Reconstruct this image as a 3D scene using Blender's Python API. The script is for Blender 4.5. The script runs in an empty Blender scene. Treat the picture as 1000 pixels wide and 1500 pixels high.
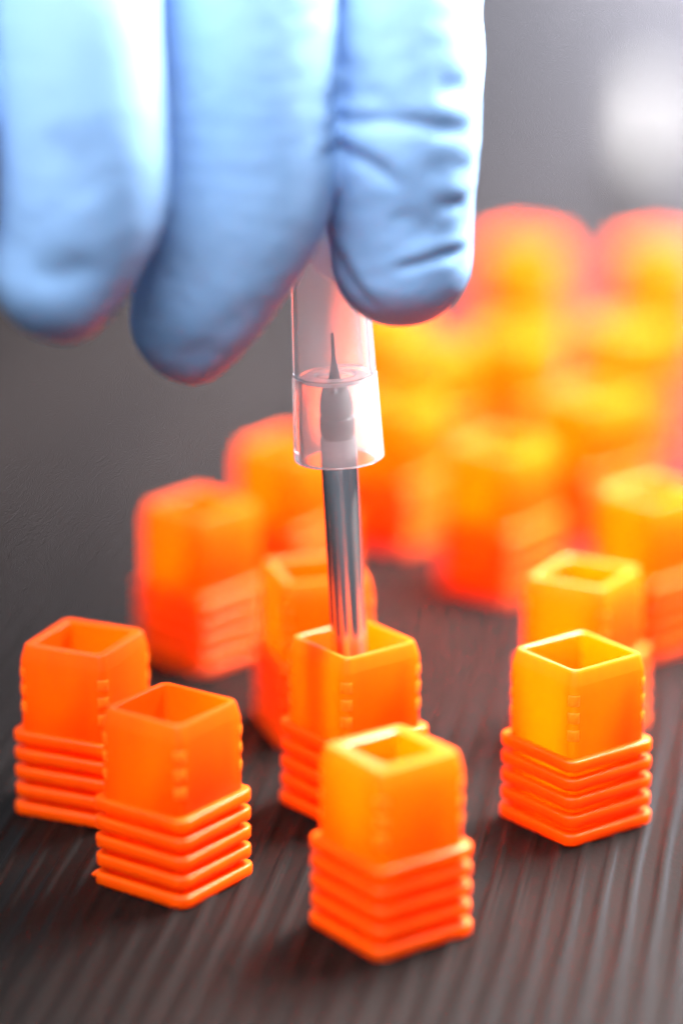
import bpy, math, random
import numpy as np
from mathutils import Matrix, Vector, noise

MM = 0.001                      # everything below is written in millimetres
rnd = random.Random(7)
scene = bpy.context.scene
COL = scene.collection

# ------------------------------------------------------------------ camera
cam_data = bpy.data.cameras.new('camera')
cam = bpy.data.objects.new('camera', cam_data)
COL.objects.link(cam)
cam.location = (0, -361.05 * MM, 112.04 * MM)
cam.rotation_euler = (math.radians(90) - 0.301, 0, 0)
cam_data.sensor_fit = 'VERTICAL'
cam_data.sensor_height = 36.0
cam_data.sensor_width = 24.0
cam_data.lens = 115.2
cam_data.clip_start = 0.005
cam_data.clip_end = 20.0
cam_data.dof.use_dof = True
cam_data.dof.focus_distance = 281.0 * MM
cam_data.dof.aperture_fstop = 115.2 / 16.5
scene.camera = cam

# ------------------------------------------------------------------ world, lamps, exposure
world = bpy.data.worlds.new('World')
scene.world = world
world.use_nodes = True
bg = world.node_tree.nodes['Background']
bg.inputs['Color'].default_value = (0.74, 0.84, 1.0, 1)
bg.inputs['Strength'].default_value = 0.34


def softbox(name, loc, target, sx, sy, watts, colour):
    d = bpy.data.lights.new(name, 'AREA')
    d.shape = 'RECTANGLE'
    d.size, d.size_y = sx, sy
    d.energy = watts
    d.color = colour
    o = bpy.data.objects.new(name, d)
    COL.objects.link(o)
    o.location = loc
    o.rotation_euler = (Vector(target) - Vector(loc)).to_track_quat('-Z', 'Y').to_euler()
    return o


softbox('key_softbox', (0.086, 0.014, 0.220), (0.035, 0.022, 0.01), 0.14, 0.14, 18.5, (1.0, 0.97, 0.94))
softbox('front_softbox', (-0.11, -0.31, 0.52), (0.0, -0.09, 0.03), 0.60, 0.42, 11.0, (0.97, 0.98, 1.0))
softbox('back_softbox', (0.60, 1.30, 0.20), (0.05, 0.1, 0.0), 1.0, 0.34, 11.0, (0.88, 0.86, 1.0))  # unseen lamp added low at the back, its grazing reflection brightens the far mat

scene.view_settings.view_transform = 'Standard'
scene.view_settings.look = 'None'
scene.view_settings.exposure = 0.0
scene.view_settings.gamma = 1.0
scene.view_settings.use_curve_mapping = False
scene.render.engine = 'CYCLES'
scene.cycles.use_denoising = True
scene.cycles.use_adaptive_sampling = True
scene.cycles.adaptive_threshold = 0.05
scene.cycles.adaptive_min_samples = 24
scene.cycles.max_bounces = 16
scene.cycles.diffuse_bounces = 9
scene.cycles.transmission_bounces = 10
scene.cycles.transparent_max_bounces = 12
scene.cycles.caustics_refractive = True
scene.cycles.sample_clamp_indirect = 8.0


# ------------------------------------------------------------------ materials
def new_mat(name):
    m = bpy.data.materials.new(name)
    m.use_nodes = True
    nt = m.node_tree
    return m, nt, nt.nodes['Principled BSDF'], nt.nodes['Material Output']


def add_noise(nt, scale, detail=4.0, rough=0.55, coord='Object', stretch=None):
    tc = nt.nodes.new('ShaderNodeTexCoord')
    n = nt.nodes.new('ShaderNodeTexNoise')
    n.inputs['Scale'].default_value = scale
    n.inputs['Detail'].default_value = detail
    n.inputs['Roughness'].default_value = rough
    src = tc.outputs[coord]
    if stretch:
        mp = nt.nodes.new('ShaderNodeMapping')
        mp.inputs['Scale'].default_value = stretch
        nt.links.new(src, mp.inputs['Vector'])
        src = mp.outputs['Vector']
    nt.links.new(src, n.inputs['Vector'])
    return n


def add_bump(nt, bsdf, tex, strength, dist):
    b = nt.nodes.new('ShaderNodeBump')
    b.inputs['Strength'].default_value = strength
    b.inputs['Distance'].default_value = dist
    nt.links.new(tex.outputs['Fac'], b.inputs['Height'])
    nt.links.new(b.outputs['Normal'], bsdf.inputs['Normal'])
    return b


def orange_material(name, front, through, mix):
    """translucent moulded plastic: every face scatters part of the light back and lets part of it through"""
    m, nt, p, out = new_mat(name)
    streak = add_noise(nt, 700.0, 3.0, 0.55, 'Object', (1.0, 1.0, 0.18))
    tint = nt.nodes.new('ShaderNodeValToRGB')
    tint.color_ramp.elements[0].position = 0.3
    tint.color_ramp.elements[0].color = (front[0] * 0.96, front[1] * 0.86, front[2], 1)
    tint.color_ramp.elements[1].position = 0.7
    tint.color_ramp.elements[1].color = (front[0], front[1] * 1.12, front[2], 1)
    nt.links.new(streak.outputs['Fac'], tint.inputs['Fac'])
    nt.links.new(tint.outputs['Color'], p.inputs['Base Color'])
    p.inputs['IOR'].default_value = 1.46
    p.inputs['Specular IOR Level'].default_value = 0.40
    n = add_noise(nt, 260.0, 3.0)
    ramp = nt.nodes.new('ShaderNodeMapRange')
    ramp.inputs['To Min'].default_value = 0.30
    ramp.inputs['To Max'].default_value = 0.46
    nt.links.new(n.outputs['Fac'], ramp.inputs['Value'])
    nt.links.new(ramp.outputs['Result'], p.inputs['Roughness'])
    fine = add_noise(nt, 1500.0, 4.0)
    add_bump(nt, p, fine, 0.22, 0.05 * MM)
    tr = nt.nodes.new('ShaderNodeBsdfTranslucent')
    tr.inputs['Color'].default_value = through
    mx = nt.nodes.new('ShaderNodeMixShader')
    mx.inputs[0].default_value = mix
    nt.links.new(p.outputs[0], mx.inputs[1])
    nt.links.new(tr.outputs[0], mx.inputs[2])
    nt.links.new(mx.outputs[0], out.inputs['Surface'])
    return m


def mat_material():
    m, nt, p, out = new_mat('ribbed_mat_rubber')
    n = add_noise(nt, 55.0, 5.0, 0.6, 'Object', (1.0, 0.12, 1.0))
    ramp = nt.nodes.new('ShaderNodeValToRGB')
    ramp.color_ramp.elements[0].position = 0.3
    ramp.color_ramp.elements[0].color = (0.0034, 0.0026, 0.0025, 1)
    ramp.color_ramp.elements[1].position = 0.75
    ramp.color_ramp.elements[1].color = (0.0066, 0.0052, 0.0050, 1)
    nt.links.new(n.outputs['Fac'], ramp.inputs['Fac'])
    nt.links.new(ramp.outputs['Color'], p.inputs['Base Color'])
    p.inputs['Roughness'].default_value = 0.34
    p.inputs['Specular IOR Level'].default_value = 0.025
    fine = add_noise(nt, 2600.0, 3.0, 0.6, 'Object', (1.0, 0.35, 1.0))
    add_bump(nt, p, fine, 0.18, 0.10 * MM)
    return m


def glove_material():
    m, nt, p, out = new_mat('blue_nitrile')
    n = add_noise(nt, 90.0, 3.0)
    ramp = nt.nodes.new('ShaderNodeValToRGB')
    ramp.color_ramp.elements[0].position = 0.3
    ramp.color_ramp.elements[0].color = (0.235, 0.415, 0.71, 1)
    ramp.color_ramp.elements[1].position = 0.75
    ramp.color_ramp.elements[1].color = (0.270, 0.450, 0.74, 1)
    nt.links.new(n.outputs['Fac'], ramp.inputs['Fac'])
    nt.links.new(ramp.outputs['Color'], p.inputs['Base Color'])
    p.inputs['Roughness'].default_value = 0.55
    p.inputs['Specular IOR Level'].default_value = 0.35
    p.subsurface_method = 'RANDOM_WALK'
    p.inputs['Subsurface Weight'].default_value = 0.12
    p.inputs['Subsurface Radius'].default_value = (0.6, 0.6, 0.8)
    p.inputs['Subsurface Scale'].default_value = 0.8 * MM
    fine = add_noise(nt, 2100.0, 3.0, 0.65)
    add_bump(nt, p, fine, 0.36, 0.12 * MM)
    return m


def steel_material(name, tone):
    m, nt, p, out = new_mat(name)
    p.inputs['Base Color'].default_value = tone
    p.inputs['Metallic'].default_value = 1.0
    p.inputs['Anisotropic'].default_value = 0.9
    p.inputs['Anisotropic Rotation'].default_value = 0.25
    tg = nt.nodes.new('ShaderNodeTangent')
    tg.direction_type = 'RADIAL'
    tg.axis = 'Z'
    nt.links.new(tg.outputs[0], p.inputs['Tangent'])
    n = add_noise(nt, 900.0, 3.0, 0.5, 'Object', (1.0, 1.0, 0.08))
    ramp = nt.nodes.new('ShaderNodeMapRange')
    ramp.inputs['To Min'].default_value = 0.17
    ramp.inputs['To Max'].default_value = 0.20
    nt.links.new(n.outputs['Fac'], ramp.inputs['Value'])
    nt.links.new(ramp.outputs['Result'], p.inputs['Roughness'])
    return m


def clear_material(name, milk, colour=(1.0, 0.985, 0.985, 1), rough=0.06):
    m, nt, p, out = new_mat(name)
    p.inputs['Base Color'].default_value = colour
    p.inputs['Transmission Weight'].default_value = 1.0
    p.inputs['Roughness'].default_value = rough
    p.inputs['IOR'].default_value = 1.14
    n = add_noise(nt, 420.0, 3.0, 0.5, 'Object', (1.0, 1.0, 0.15))
    add_bump(nt, p, n, 0.10, 0.10 * MM)
    tr = nt.nodes.new('ShaderNodeBsdfTranslucent')
    tr.inputs['Color'].default_value = (0.92, 0.92, 0.94, 1)
    df = nt.nodes.new('ShaderNodeBsdfDiffuse')
    df.inputs['Color'].default_value = (0.90, 0.90, 0.92, 1)
    mx = nt.nodes.new('ShaderNodeMixShader')
    mx.inputs[0].default_value = 0.5
    nt.links.new(tr.outputs[0], mx.inputs[1])
    nt.links.new(df.outputs[0], mx.inputs[2])
    fin = nt.nodes.new('ShaderNodeMixShader')
    fin.inputs[0].default_value = milk
    nt.links.new(p.outputs[0], fin.inputs[1])
    nt.links.new(mx.outputs[0], fin.inputs[2])
    nt.links.new(fin.outputs[0], out.inputs['Surface'])
    return m


ORANGE = orange_material('orange_plastic', (0.97, 0.102, 0.0003, 1), (0.98, 0.335, 0.0003, 1), 0.50)
ORANGE_TOOTH = orange_material('orange_plastic_thin_skin', (0.97, 0.20, 0.0003, 1), (1.0, 0.85, 0.30, 1), 0.72)
RUBBER = mat_material()
GLOVE = glove_material()
STEEL = steel_material('ground_steel', (0.60, 0.59, 0.60, 1))
CARBIDE = steel_material('dark_carbide', (0.20, 0.19, 0.20, 1))
NECK = steel_material('carbide_neck', (0.28, 0.27, 0.28, 1))
CLEAR = clear_material('clear_polypropylene', 0.19, rough=0.20)
CLEAR_THIN = clear_material('clear_polypropylene_thin', 0.17, rough=0.12)
MILKY = clear_material('milky_polypropylene', 0.40, rough=0.2)
FROST, _nt, _p, _o = new_mat('white_plastic')
_p.inputs['Base Color'].default_value = (0.13, 0.129, 0.133, 1)
_p.inputs['Roughness'].default_value = 0.4


# ------------------------------------------------------------------ mesh helpers
def make_obj(name, verts, faces, mat, parent=None, smooth=True, angle=None):
    me = bpy.data.meshes.new(name)
    me.from_pydata([tuple(c * MM for c in v) for v in verts], [], faces)
    me.materials.append(mat)
    if smooth:
        me.polygons.foreach_set('use_smooth', [True] * len(me.polygons))
        if angle is not None:
            me.set_sharp_from_angle(angle=math.radians(angle))
    me.update()
    o = bpy.data.objects.new(name, me)
    COL.objects.link(o)
    o.parent = parent
    return o


def tag(o, label, cat, group=None):
    o['label'] = label
    o['category'] = cat
    if group:
        o['group'] = group
    return o


def empty(name, loc, rot=(0, 0, 0)):
    o = bpy.data.objects.new(name, None)
    o.empty_display_size = 0.004
    COL.objects.link(o)
    o.location = [c * MM for c in loc]
    o.rotation_euler = rot
    return o


def rounded_square(h, r, z, seg=6):
    pts = []
    for k, (sx, sy) in enumerate(((1, 1), (-1, 1), (-1, -1), (1, -1))):
        a0 = k * math.pi / 2
        for i in range(seg + 1):
            a = a0 + i / seg * math.pi / 2
            pts.append((sx * (h - r) + r * math.cos(a), sy * (h - r) + r * math.sin(a), z))
    return pts


def loft(rings, close_start=False, close_end=False, closed=False):
    n = len(rings[0])
    verts = [p for r in rings for p in r]
    faces = []
    m = len(rings)
    for j in range(m if closed else m - 1):
        a, b = j * n, ((j + 1) % m) * n
        for i in range(n):
            i2 = (i + 1) % n
            faces.append((a + i, a + i2, b + i2, b + i))
    if close_start:
        faces.append(tuple(range(n - 1, -1, -1)))
    if close_end:
        faces.append(tuple((m - 1) * n + i for i in range(n)))
    return verts, faces


def lathe(profile, seg=64, closed=False):
    """profile: (radius, z) from the bottom outside going up; radius 0 closes."""
    verts, faces, idx = [], [], []
    for r, z in profile:
        if r < 1e-6:
            idx.append([len(verts)])
            verts.append((0, 0, z))
        else:
            idx.append(list(range(len(verts), len(verts) + seg)))
            for i in range(seg):
                a = 2 * math.pi * i / seg
                verts.append((r * math.cos(a), r * math.sin(a), z))
    m = len(profile)
    for j in range(m if closed else m - 1):
        A, B = idx[j], idx[(j + 1) % m]
        for i in range(seg):
            i2 = (i + 1) % seg
            if len(A) == 1 and len(B) == 1:
                continue
            if len(A) == 1:
                faces.append((A[0], B[i2], B[i]))
            elif len(B) == 1:
                faces.append((A[i], A[i2], B[0]))
            else:
                faces.append((A[i], A[i2], B[i2], B[i]))
    return verts, faces


# ------------------------------------------------------------------ the setting: ribbed mat
def build_mat():
    pitch = 2.32
    prof = [(0.00, 0.00), (0.28, 0.00), (0.41, 0.025), (0.47, 0.15), (0.53, 0.26), (0.60, 0.30), (0.68, 0.30), (0.75, 0.26), (0.81, 0.15),
            (0.87, 0.025), (0.94, 0.00)]
    x0, x1 = -260.0, 330.0
    n_ribs = int((x1 - x0) / pitch)
    ys = list(np.arange(-240, -40, 4.0)) + list(np.arange(-40, 160, 12.0)) + list(np.arange(160, 1000, 60.0))
    ang = math.radians(9.2)
    ca, sa = math.cos(ang), math.sin(ang)
    cols = [(x0 + k * pitch + fx * pitch, fz, k) for k in range(n_ribs) for fx, fz in prof]
    top = 0.30
    jit = np.array([rnd.uniform(0.88, 1.0) for _ in range(n_ribs)])
    ph = np.array([rnd.uniform(0, 6.28) for _ in range(n_ribs)])
    cx = np.array([c[0] for c in cols])[None, :]
    cz = np.array([c[1] for c in cols])[None, :]
    ck = np.array([c[2] for c in cols])
    Yg = np.array(ys)[:, None]
    w = 0.07 * np.sin(Yg * 0.11 + cx * 0.09) + 0.05 * np.sin(Yg * 0.27 + ph[ck][None, :])
    hh = cz * jit[ck][None, :] * (0.95 + 0.05 * np.sin(Yg * 0.31 + 2 * ph[ck][None, :]))
    xx = cx + w
    V = np.stack([xx * ca + (Yg + 90) * sa, -xx * sa + (Yg + 90) * ca - 90, hh - top], -1).reshape(-1, 3)
    verts, faces = V.tolist(), []
    nc = len(cols)
    for j in range(len(ys) - 1):
        for i in range(nc - 1):
            a = j * nc + i
            faces.append((a, a + 1, a + nc + 1, a + nc))
    o = make_obj('ribbed_mat', verts, faces, RUBBER)
    o['kind'] = 'structure'
    o['label'] = 'dark brown ribbed rubber mat under the orange cases'
    return o


build_mat()


# ------------------------------------------------------------------ orange square cases
CASE_H = 15.6
FIN_TOPS = (7.7, 6.0, 4.3, 2.6, 0.9)


def case_meshes(wall):
    rim = 3.98
    inner = rim - wall
    rings = []
    prof = [(4.05, 0.9, 0.05), (4.26, 0.9, 0.25), (4.26, 0.9, 7.6), (4.30, 0.72, 7.75), (4.30, 0.72, 14.2),
            (4.25, 0.72, 14.4), (4.05, 0.72, 15.35), (3.98, 0.70, 15.53), (3.92, 0.68, CASE_H),
            (inner + 0.10, 0.62, CASE_H), (inner + 0.02, 0.58, CASE_H - 0.07), (inner, 0.55, CASE_H - 0.25),
            (inner - 0.12, 0.5, 2.2), (inner - 0.5, 0.4, 1.6)]
    for h, r, z in prof:
        rings.append(rounded_square(h, r, z))
    tube = loft(rings, True, True)

    def fin(z, hh):
        t = 1.06
        e = 0.19
        pr = [(4.21, 0.9, z - t), (hh - e, 1.0, z - t), (hh - e * 0.3, 1.05, z - t + e * 0.3), (hh, 1.1, z - t + e),
              (hh, 1.1, z - e), (hh - e * 0.3, 1.05, z - e * 0.3), (hh - e, 1.0, z), (4.21, 0.9, z)]
        return loft([rounded_square(h, r, zz) for h, r, zz in pr], closed=True)
    fins = [fin(z, 4.97 if i < 4 else 5.04) for i, z in enumerate(FIN_TOPS)]
    # one ratchet tooth: a low rounded bar wrapped round the corner
    seg = 8
    tv, tf = [], []
    tp = [(-0.012, -0.64), (0.05, -0.52), (0.085, -0.30), (0.085, 0.18), (0.05, 0.34), (-0.012, 0.40)]
    cx = 4.30 - 0.72
    for i in range(seg + 1):
        a = math.radians(-4) + i / seg * math.radians(98)
        k = 1.0 if 0 < i < seg else -0.15
        for dr, dz in tp:
            r = 0.72 + (dr if dr < 0 else dr * k)
            tv.append((cx + r * math.cos(a), cx + r * math.sin(a), dz))
    n = len(tp)
    for i in range(seg):
        for j in range(n - 1):
            tf.append((i * n + j, (i + 1) * n + j, (i + 1) * n + j + 1, i * n + j + 1))
    return tube, fins, (tv, tf)


def build_case_proto(wall):
    tube, fins, tooth = case_meshes(wall)
    root = empty('bit_case', (0, 0, 0))
    make_obj('square_tube', *tube, ORANGE, root, angle=40)
    for f in fins:
        make_obj('fin', *f, ORANGE, root, angle=50)
    t0 = None
    for c in range(4):
        for z in (13.1, 11.5, 9.9):
            if t0 is None:
                t = t0 = make_obj('ratchet_tooth', *tooth, ORANGE_TOOTH, root, angle=50)
            else:
                t = t0.copy()
                COL.objects.link(t)
                t.parent = root
            t.location = (0, 0, z * MM)
            t.rotation_euler = (0, 0, c * math.pi / 2)
    return root


def copy_tree(o, parent=None, skip=None):
    c = o.copy()
    COL.objects.link(c)
    c.parent = parent
    for ch in o.children:
        if skip and ch.name.startswith(skip):
            continue
        copy_tree(ch, c)
    return c


GROUP = 'open orange plastic bit cases standing on the mat'
# x, y, yaw (0 = corner towards the camera), thin wall?, ratchet teeth?, label
CASES = [
    (20.68, -91.2, -0.13, 1, 1, 'sharp bright orange case standing alone at the right, corner towards the viewer'),
    (-14.17, -104.4, 0.16, 1, 1, 'orange ribbed case at front left, just in front of the leftmost case'),
    (4.00, -114.5, -0.152, 0, 1, 'softly blurred orange case nearest the viewer, front centre'),
    (1.10, -88.0, -0.123, 1, 1, 'orange case with the steel bit standing inside it'),
    (-22.72, -87.65, 0.358, 2, 1, 'leftmost orange case, partly hidden by the front left one'),
    (-2.44, -68.2, -0.50, 2, 1, 'blurred orange case directly behind the one that holds the bit'),
    (-14.1, -47.5, 0.05, 2, 0, 'blurred red orange case at left, behind the leftmost pair'),
    (-5.4, -25.7, 0.12, 2, 0, 'blurred orange case below the middle finger, left of the clear cap'),
    (6.2, -7.8, 0.20, 2, 0, 'blurred amber case right behind the clear cap and steel shank'),
    (10.3, 17.0, -0.15, 2, 0, 'blurred yellow case below the index fingertip, behind the amber case'),
    (20.9, 24.0, 0.2, 2, 0, 'blurred yellow case in the middle of the cluster, right of the one below the fingertip'),
    (34.5, 27.0, -0.3, 2, 0, 'blurred yellow case behind the pale rimmed one at right'),
    (5.0, 33.0, 0.1, 2, 0, 'blurred yellow case seen between the clear cap and the fingertip'),
    (17.1, -25.7, 0.10, 2, 0, 'blurred yellow orange case standing foremost in the cluster right of the steel shank'),
    (28.4, -4.9, -0.1, 2, 0, 'blurred yellow case at right with a pale rim, mid cluster'),
    (24.6, 72.0, 0.15, 2, 0, 'farthest blurred yellow case beside the index finger'),
    (42.6, 70.0, -0.1, 2, 0, 'farthest blurred yellow case at the right edge'),
    (22.7, -69.3, 0.26, 2, 1, 'blurred orange case just behind the sharp right case'),
    (31.6, -43.0, -0.05, 2, 0, 'blurred amber case cut off by the right edge, behind the sharp right pair'),
]
protos = {0: build_case_proto(1.35), 1: build_case_proto(0.50), 2: build_case_proto(0.80)}
used = set()
for (x, y, yaw, kind, teeth, label) in CASES:
    if kind not in used:
        root = protos[kind]
        used.add(kind)
    else:
        root = copy_tree(protos[kind], None, None if teeth else 'ratchet_tooth')
    root.location = (x * MM, y * MM, 0)
    root.rotation_euler = (0, 0, math.pi / 4 + yaw)
    tag(root, label, 'plastic case', GROUP)
    if label.startswith('orange ribbed case at front left'):
        nub = make_obj('mould_nub', *lathe([(0, -0.35), (0.16, -0.35), (0.20, -0.2), (0.17, 0.2), (0.10, 0.34), (0, 0.38)], 12), ORANGE, root)
        nub.location = (-4.70 * MM, 4.70 * MM, 0.75 * MM)
        nub.rotation_euler = (0.6, 0.6, 0)


# ------------------------------------------------------------------ the bit and its clear cap (common leaning axis)
AX_TILT = math.atan2(0.80, 15.0)
AX_BASE = (1.43, -88.0, 1.65)


def axis_empty(name, h):
    """an empty on the bit's axis, h mm above its foot"""
    return empty(name, (AX_BASE[0] - math.sin(AX_TILT) * h, AX_BASE[1], AX_BASE[2] + math.cos(AX_TILT) * h), (0, -AX_TILT, 0))


bit = axis_empty('engraving_bit', 0)
tag(bit, 'polished steel engraving bit standing tip up in an orange case', 'bit')
make_obj('shank', *lathe([(0, 0), (1.35, 0), (1.59, 0.25), (1.59, 32.3), (1.52, 32.5), (0, 32.5)], 48), STEEL, bit, angle=30)
neck = make_obj('neck', *lathe([(0, 32.5), (1.34, 32.5), (1.34, 32.8), (1.54, 32.9), (1.54, 34.2), (1.36, 34.35), (1.36, 34.6), (1.50, 34.7), (1.46, 35.4), (1.28, 36.3), (1.02, 36.9), (0.66, 37.2), (0.60, 37.5),
                                (0.46, 38.2), (0.32, 38.9), (0.22, 39.5), (0.18, 39.8), (0, 39.8)], 48), NECK, bit, angle=35)
# slender fluted tip: a half round section twisted along its length
tv, tr = [], []
NT = 20
for j in range(NT + 1):
    z = 39.8 + 2.0 * j / NT
    r = 0.19 - 0.04 * j / NT
    ring = []
    for i in range(16):
        a = 2 * math.pi * i / 16
        rr = r * (1.0 - 0.28 * max(0.0, math.cos(2 * a)) ** 2)
        b = a + 3.2 * j / NT
        ring.append((rr * math.cos(b), rr * math.sin(b), z))
    tr.append(ring)
make_obj('drill_tip', *loft(tr, True, True), CARBIDE, bit)

cap = axis_empty('clear_cap', 30.6)
tag(cap, 'translucent clear plastic cap over the steel tip, held between gloved fingers', 'cap')
make_obj('sleeve', *lathe([(3.05, 0.00), (3.78, 0.00), (3.90, 0.10), (3.92, 0.25), (3.68, 7.45), (3.62, 7.55), (3.10, 7.58), (3.06, 7.5), (3.00, 0.12)],
                          96, closed=True), CLEAR, cap, angle=35)
make_obj('tube', *lathe([(3.10, 7.62), (3.60, 7.62), (3.63, 7.70), (3.40, 15.0), (3.20, 24.0), (3.05, 24.4), (0, 24.5), (0, 23.6), (2.65, 23.5), (2.85, 15.0), (3.04, 7.7)],
                        96, closed=True), CLEAR_THIN, cap, angle=35)
make_obj('inner_collar', *lathe([(1.75, 7.25), (2.9, 7.05), (3.0, 7.1), (3.0, 7.35), (2.9, 7.45), (1.8, 7.62), (1.68, 7.55), (1.66, 7.35)], 64, closed=True), MILKY, cap, angle=60)


# a frosted cap standing far behind, the pale out-of-focus blob
far = empty('pale_cap', (53.6, 208.0, 0))
tag(far, 'pale plastic cap standing alone far behind on the mat, wholly blurred', 'cap')
fp = [(2.8, 0.0), (3.75, 0.0), (3.92, 0.2), (3.75, 6.8), (3.55, 7.2), (3.3, 14.5), (2.9, 15.0), (0, 15.1), (0, 14.2), (2.5, 14.1), (2.8, 0.1)]
make_obj('cap_shell', *lathe(fp, 48, closed=True), FROST, far, angle=35)


# ------------------------------------------------------------------ the gloved hand
def build_hand():
    import openvdb
    vox = 0.6
    lo = np.array([-62.0, -127.0, 38.0])
    hi = np.array([34.0, 66.0, 150.0])
    dim = np.ceil((hi - lo) / vox).astype(int)
    BIG = 6.0

    def catmull(pts, step=0.9):
        P = np.array(pts, float)
        P = np.vstack([2 * P[0] - P[1], P, 2 * P[-1] - P[-2]])
        out = []
        for i in range(1, len(P) - 2):
            p0, p1, p2, p3 = P[i - 1], P[i], P[i + 1], P[i + 2]
            n = max(2, int(np.linalg.norm((p2 - p1)[:3]) / step))
            for k in range(n):
                t = k / n
                out.append(0.5 * (2 * p1 + (p2 - p0) * t + (2 * p0 - 5 * p1 + 4 * p2 - p3) * t * t + (3 * p1 - p0 - 3 * p2 + p3) * t ** 3))
        out.append(P[-2])
        return np.array(out)

    def chain(pts, lateral=(1, 0, 0), step=0.9, D=None):
        """pts rows: x y z r_lateral r_depth; a union of ellipsoids strung along a curve"""
        S = catmull(pts, step)
        if D is None:
            D = np.full(dim, BIG, np.float32)
        for i in range(len(S)):
            c = S[i, :3]
            w = S[min(i + 1, len(S) - 1), :3] - S[max(i - 1, 0), :3]
            w /= np.linalg.norm(w)
            u = np.array(lateral, float)
            u -= w * u.dot(w)
            u /= np.linalg.norm(u)
            v = np.cross(w, u)
            rx, ry = S[i, 3], S[i, 4]
            rw = min(rx, ry)
            R = max(rx, ry) + 4.0
            a = np.maximum(((c - R - lo) / vox).astype(int), 0)
            b = np.minimum(((c + R - lo) / vox).astype(int) + 1, dim)
            if np.any(b <= a):
                continue
            X = (lo[0] + vox * np.arange(a[0], b[0]) - c[0]).astype(np.float32)[:, None, None]
            Y = (lo[1] + vox * np.arange(a[1], b[1]) - c[1]).astype(np.float32)[None, :, None]
            Z = (lo[2] + vox * np.arange(a[2], b[2]) - c[2]).astype(np.float32)[None, None, :]
            pu = X * u[0] + Y * u[1] + Z * u[2]
            pv = X * v[0] + Y * v[1] + Z * v[2]
            pw = X * w[0] + Y * w[1] + Z * w[2]
            k0 = np.sqrt((pu / rx) ** 2 + (pv / ry) ** 2 + (pw / rw) ** 2) + 1e-6
            k1 = np.sqrt((pu / rx ** 2) ** 2 + (pv / ry ** 2) ** 2 + (pw / rw ** 2) ** 2) + 1e-6
            d = k0 * (k0 - 1) / k1
            s = (slice(a[0], b[0]), slice(a[1], b[1]), slice(a[2], b[2]))
            D[s] = np.minimum(D[s], d)
        return D

    def smin(a, b, k):
        h = np.clip(0.5 + 0.5 * (b - a) / k, 0, 1)
        return b * (1 - h) + a * h - k * h * (1 - h)

    def smax(a, b, k):
        return -smin(-a, -b, k)

    fingers = {
        'index': [(10, -62, 103, 9.5, 9.5), (8.5, -76, 93, 8.4, 8.6), (6.2, -87, 83, 7.4, 7.8), (5.2, -92.5, 77, 6.8, 7.0), (4.75, -94.8, 72.5, 6.5, 6.7),
                  (4.85, -96.0, 67.5, 6.45, 6.4), (4.85, -96.5, 62, 6.5, 6.4), (4.72, -96.3, 56.8, 6.25, 6.0), (4.97, -96.2, 51.7, 5.85, 5.5)],
        'middle': [(-9, -60, 108, 9.8, 9.8), (-8.5, -78, 97, 8.8, 8.8), (-7.6, -92, 85, 8.2, 8.4), (-7.3, -97.5, 78, 7.5, 7.6), (-7.9, -99.8, 73, 7.65, 7.2),
                   (-8.0, -101, 65.7, 7.7, 6.9), (-8.5, -101.2, 58.5, 7.8, 6.8), (-9.5, -100.8, 53.2, 7.1, 6.4), (-10.8, -100.5, 49.6, 6.5, 5.8), (-12.0, -100.0, 47.3, 5.6, 5.1)],
        'ring': [(-27, -62, 105, 9.4, 9.4), (-24, -82, 95, 8.3, 8.3), (-21.5, -97, 85, 7.8, 7.8), (-20.9, -103, 79, 7.0, 7.3), (-20.7, -105.6, 74, 6.5, 7.0),
                 (-20.4, -107, 66.7, 6.6, 6.7), (-20.3, -107.2, 60.2, 6.75, 6.5), (-20.8, -106.8, 56.2, 6.5, 6.2), (-21.7, -106.5, 53.2, 6.3, 5.9)],
        'little': [(-43, -62, 98, 8.4, 8.4), (-40, -82, 91, 7.2, 7.2), (-36, -98, 84, 6.7, 6.7), (-33.5, -106, 76, 5.9, 6.0), (-33.0, -109, 67, 5.9, 5.8),
                   (-33.4, -108, 58.5, 5.5, 5.2)],
        'thumb': [(9, -4, 108, 15, 13), (17, -32, 99, 12, 11), (13, -58, 86, 9.0, 8.8), (6.4, -71, 76, 8.0, 7.8), (4.9, -74.5, 70, 7.4, 7.4), (5.1, -76, 64.2, 7.4, 7.2),
                  (3.6, -76, 57, 7.3, 6.8), (1.5, -75.8, 50.9, 6.6, 6.2)],
    }
    for k, (dy, dz) in {'index': (2.0, -0.6), 'middle': (2.2, -0.7), 'ring': (0.0, 0.0), 'little': (0.0, 0.0)}.items():
        fingers[k] = [(p[0], p[1] + dy, p[2] + dz, p[3], p[4]) for p in fingers[k]]
    palm = np.full(dim, BIG, np.float32)
    wrist = (-12, 10, 116, 22, 15)
    for end, r in (((10, -62, 103), 10), ((-9, -60, 108), 11), ((-27, -62, 105), 10.5), ((-42, -62, 98), 9.0)):
        mid = [(end[i] * 0.5 + wrist[i] * 0.5) for i in range(3)]
        palm = smin(palm, chain([(*end, r, r), (*mid, r + 3, r + 2), (-12 + (end[0] + 12) * 0.25, 6, 115, r + 4, r + 3)], step=1.6), 4.0)
    palm = smin(palm, chain([wrist, (-11, 36, 121, 21, 15), (-10, 62, 126, 21, 17)], step=2.0), 5.0)
    palm = smin(palm, chain(fingers['thumb'][:3], step=1.6), 6.0)
    names = ['index', 'middle', 'ring', 'little', 'thumb']
    F = {k: chain(fingers[k]) for k in names}
    gap = 0.10
    gx = (lo[0] + vox * np.arange(dim[0])).astype(np.float32)[:, None, None]
    gz = (lo[2] + vox * np.arange(dim[2])).astype(np.float32)[None, None, :]
    # the pads are pressed flat on a slant
    F['middle'] = smax(F['middle'], (gx + 1.2) * 0.786 - (gz - 52.9) * 0.618, 2.5)
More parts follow.
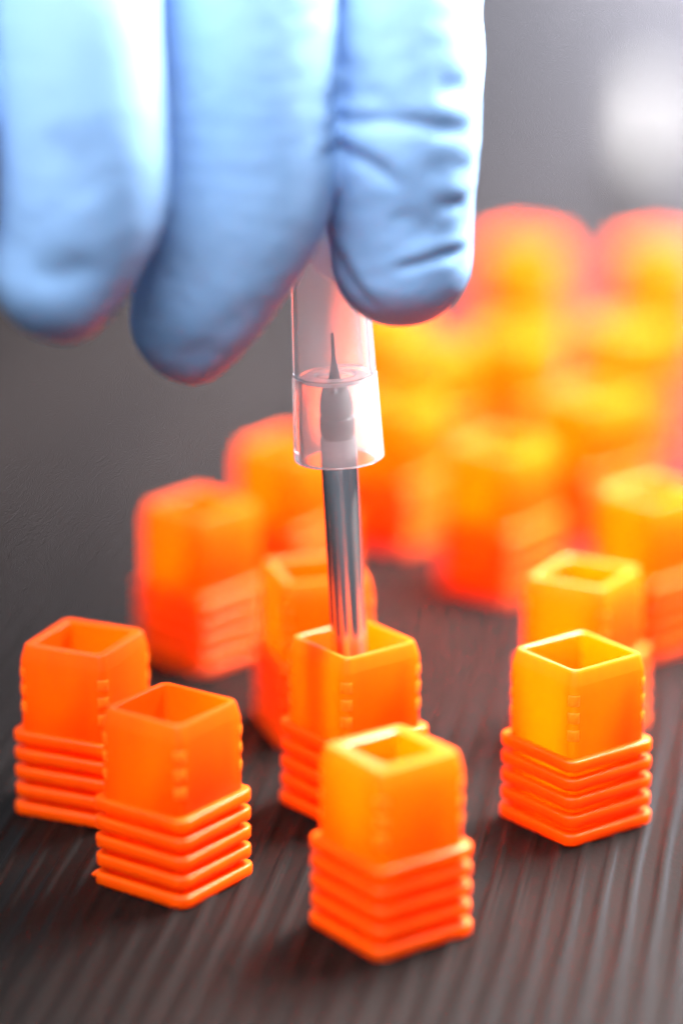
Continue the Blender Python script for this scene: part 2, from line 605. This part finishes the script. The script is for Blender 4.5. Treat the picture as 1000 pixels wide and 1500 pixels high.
    F['ring'] = smax(F['ring'], (gx + 13.9) * 0.78 - (gz - 54.7) * 0.62, 2.5)
    G = {}
    for k in names:
        d = F[k].copy()
        for j in names:
            if j != k:
                d = smax(d, (F[k] - F[j]) * 0.5 + gap, 0.5)
        G[k] = d
    D = np.full(dim, BIG, np.float32)
    for k in names:
        D = np.minimum(D, G[k])
    D = smin(D, palm, 3.5)
    # the cap presses into the finger pads
    zc = lo[2] + vox * np.arange(dim[2])
    axx = AX_BASE[0] - math.tan(AX_TILT) * (zc - AX_BASE[2])
    X = (lo[0] + vox * np.arange(dim[0]))[:, None, None]
    Y = (lo[1] + vox * np.arange(dim[1]))[None, :, None]
    dc = np.sqrt((X - axx[None, None, :]) ** 2 + (Y - AX_BASE[1]) ** 2) - 3.75
    dc = np.maximum(dc, (zc - 57.5)[None, None, :]).astype(np.float32)
    D = smax(D, -dc, 0.8)
    g = openvdb.FloatGrid(2.0)
    g.copyFromArray(np.clip(D, -2.0, 2.0).astype(np.float32), tolerance=0.0)
    g.transform = openvdb.createLinearTransform(vox)
    pts, tris, quads = g.convertToPolygons(isovalue=0.0, adaptivity=0.0)
    V = np.array(pts, float) + lo
    Q = np.array(quads)
    # relax the voxel steps
    E = np.vstack([Q[:, [0, 1]], Q[:, [1, 2]], Q[:, [2, 3]], Q[:, [3, 0]]])
    E = np.vstack([E, E[:, ::-1]])
    cnt = np.bincount(E[:, 0], minlength=len(V)).astype(float)[:, None]
    for lam in (0.5, -0.52, 0.5, -0.52, 0.5, -0.52, 0.5, 0.3):
        A = np.stack([np.bincount(E[:, 0], weights=V[E[:, 1], c], minlength=len(V)) for c in range(3)], 1) / np.maximum(cnt, 1)
        V = V + lam * (A - V)
    tmp = bpy.data.meshes.new('tmp')
    tmp.from_pydata((V * MM).tolist(), [], Q[:, ::-1].tolist())
    tmp.update()
    ob = bpy.data.objects.new('tmp', tmp)
    COL.objects.link(ob)
    md = ob.modifiers.new('s', 'SUBSURF')
    md.levels = 1
    dg = bpy.context.evaluated_depsgraph_get()
    me = bpy.data.meshes.new_from_object(ob.evaluated_get(dg))
    bpy.data.objects.remove(ob)
    n = len(me.vertices)
    co = np.empty(n * 3)
    me.vertices.foreach_get('co', co)
    co = co.reshape(-1, 3) / MM
    no = np.empty(n * 3)
    me.vertices.foreach_get('normal', no)
    no = no.reshape(-1, 3)
    if no[np.argmin(co[:, 1]), 1] > 0:
        me.flip_normals()
        no = -no
    # creases: (x, z) polylines on the front of a finger, width, depth, which finger (x range, y max)
    creases = [
        ([(-2.0, 63.9), (3.27, 64.6), (5.99, 64.4), (8.73, 63.7), (10.6, 63.0)], 0.55, 0.75, (-2.2, 13, -90)),
        ([(-2.0, 66.0), (2.17, 66.4), (5.4, 65.4)], 0.75, 0.55, (-2.2, 13, -92)),
        ([(-2.0, 62.5), (1.64, 61.4), (3.56, 60.3), (4.6, 58.9)], 0.55, 0.65, (-2.2, 13, -92)),
        ([(4.0, 52.1), (6.07, 52.6), (8.28, 53.2), (10.3, 53.4)], 0.38, 0.60, (-2.2, 13, -90)),
        ([(7.8, 57.6), (10.2, 57.2)], 0.45, 0.40, (-2.2, 13, -90)),
        ([(6.4, 60.5), (8.8, 60.9), (11, 60.2)], 0.7, 0.22, (-2.2, 13, -92)),
        ([(-1.2, 54.2), (0.9, 50.6), (3.0, 48.4)], 0.40, 0.40, (-2.2, 13, -92)),
        ([(-0.6, 68.7), (2.4, 67.9)], 0.9, 0.35, (-2.2, 13, -92)),
        ([(7.5, 67.2), (10.3, 66.9)], 0.7, 0.35, (-2.2, 13, -88)),
        ([(4.2, 57.2), (6.2, 55.6), (7.6, 55.3)], 1.0, 0.35, (-2.2, 13, -92)),
        ([(-22.6, 65.6), (-20.4, 63.4), (-19.4, 59.4)], 1.3, 0.45, (-28, -13.5, -100)),
        ([(-24.2, 54.3), (-21.8, 54.1), (-19.0, 55.2)], 0.9, 0.40, (-28, -13.5, -100)),
        ([(-13.9, 44.6), (-10.9, 46.6), (-7.6, 49.3), (-4.6, 51.0)], 1.0, 0.30, (-18, -1, -96)),
    ]
    disp = np.zeros(n)
    for line, w, dep, (xa, xb, ym) in creases:
        m = (co[:, 0] > xa) & (co[:, 0] < xb) & (co[:, 1] < ym) & (co[:, 2] < 75)
        P = co[m][:, [0, 2]]
        L = np.array(line)
        L[:, 1] -= 0.6 if xb > 5 else (0.7 if xb > -5 else 0.0)
        best = np.full(len(P), 1e9)
        side = np.zeros(len(P))
        par = np.zeros(len(P))
        tot = np.linalg.norm(np.diff(L, axis=0), axis=1)
        cum = np.concatenate([[0], np.cumsum(tot)])
        for i in range(len(L) - 1):
            a, b = L[i], L[i + 1]
            ab = b - a
            t = np.clip(((P - a) @ ab) / (ab @ ab), 0, 1)
            q = P - (a + t[:, None] * ab)
            dd = np.hypot(q[:, 0], q[:, 1])
            up = dd < best
            best[up] = dd[up]
            side[up] = np.sign(q[up, 1])
            par[up] = (cum[i] + t[up] * tot[i]) / cum[-1]
        fade = np.clip(np.minimum(par, 1 - par) * 4 + 0.12, 0, 1)
        dep, w = dep * 0.52, w * 1.25
        s = -dep * np.exp(-(best / w) ** 2) + 0.35 * dep * np.exp(-((best - 2.2 * w) / (1.4 * w)) ** 2) * (0.6 + 0.4 * side)
        disp[m] += s * fade
    for i in np.nonzero((co[:, 2] < 78) & (co[:, 1] < -84))[0]:
        p = co[i]
        disp[i] += 0.10 * noise.noise((p[0] * 0.16, p[1] * 0.16, p[2] * 0.11)) + 0.05 * noise.noise((p[0] * 0.5, p[1] * 0.5, p[2] * 0.8 + 9))
    co = co + no * disp[:, None]
    me.vertices.foreach_set('co', (co * MM).ravel())
    me.polygons.foreach_set('use_smooth', [True] * len(me.polygons))
    me.update()
    me.name = 'gloved_hand'
    me.materials.clear()
    me.materials.append(GLOVE)
    o = bpy.data.objects.new('gloved_hand', me)
    COL.objects.link(o)
    tag(o, 'hand in a pale blue nitrile glove pinching the clear cap from above', 'hand')
    return o


build_hand()
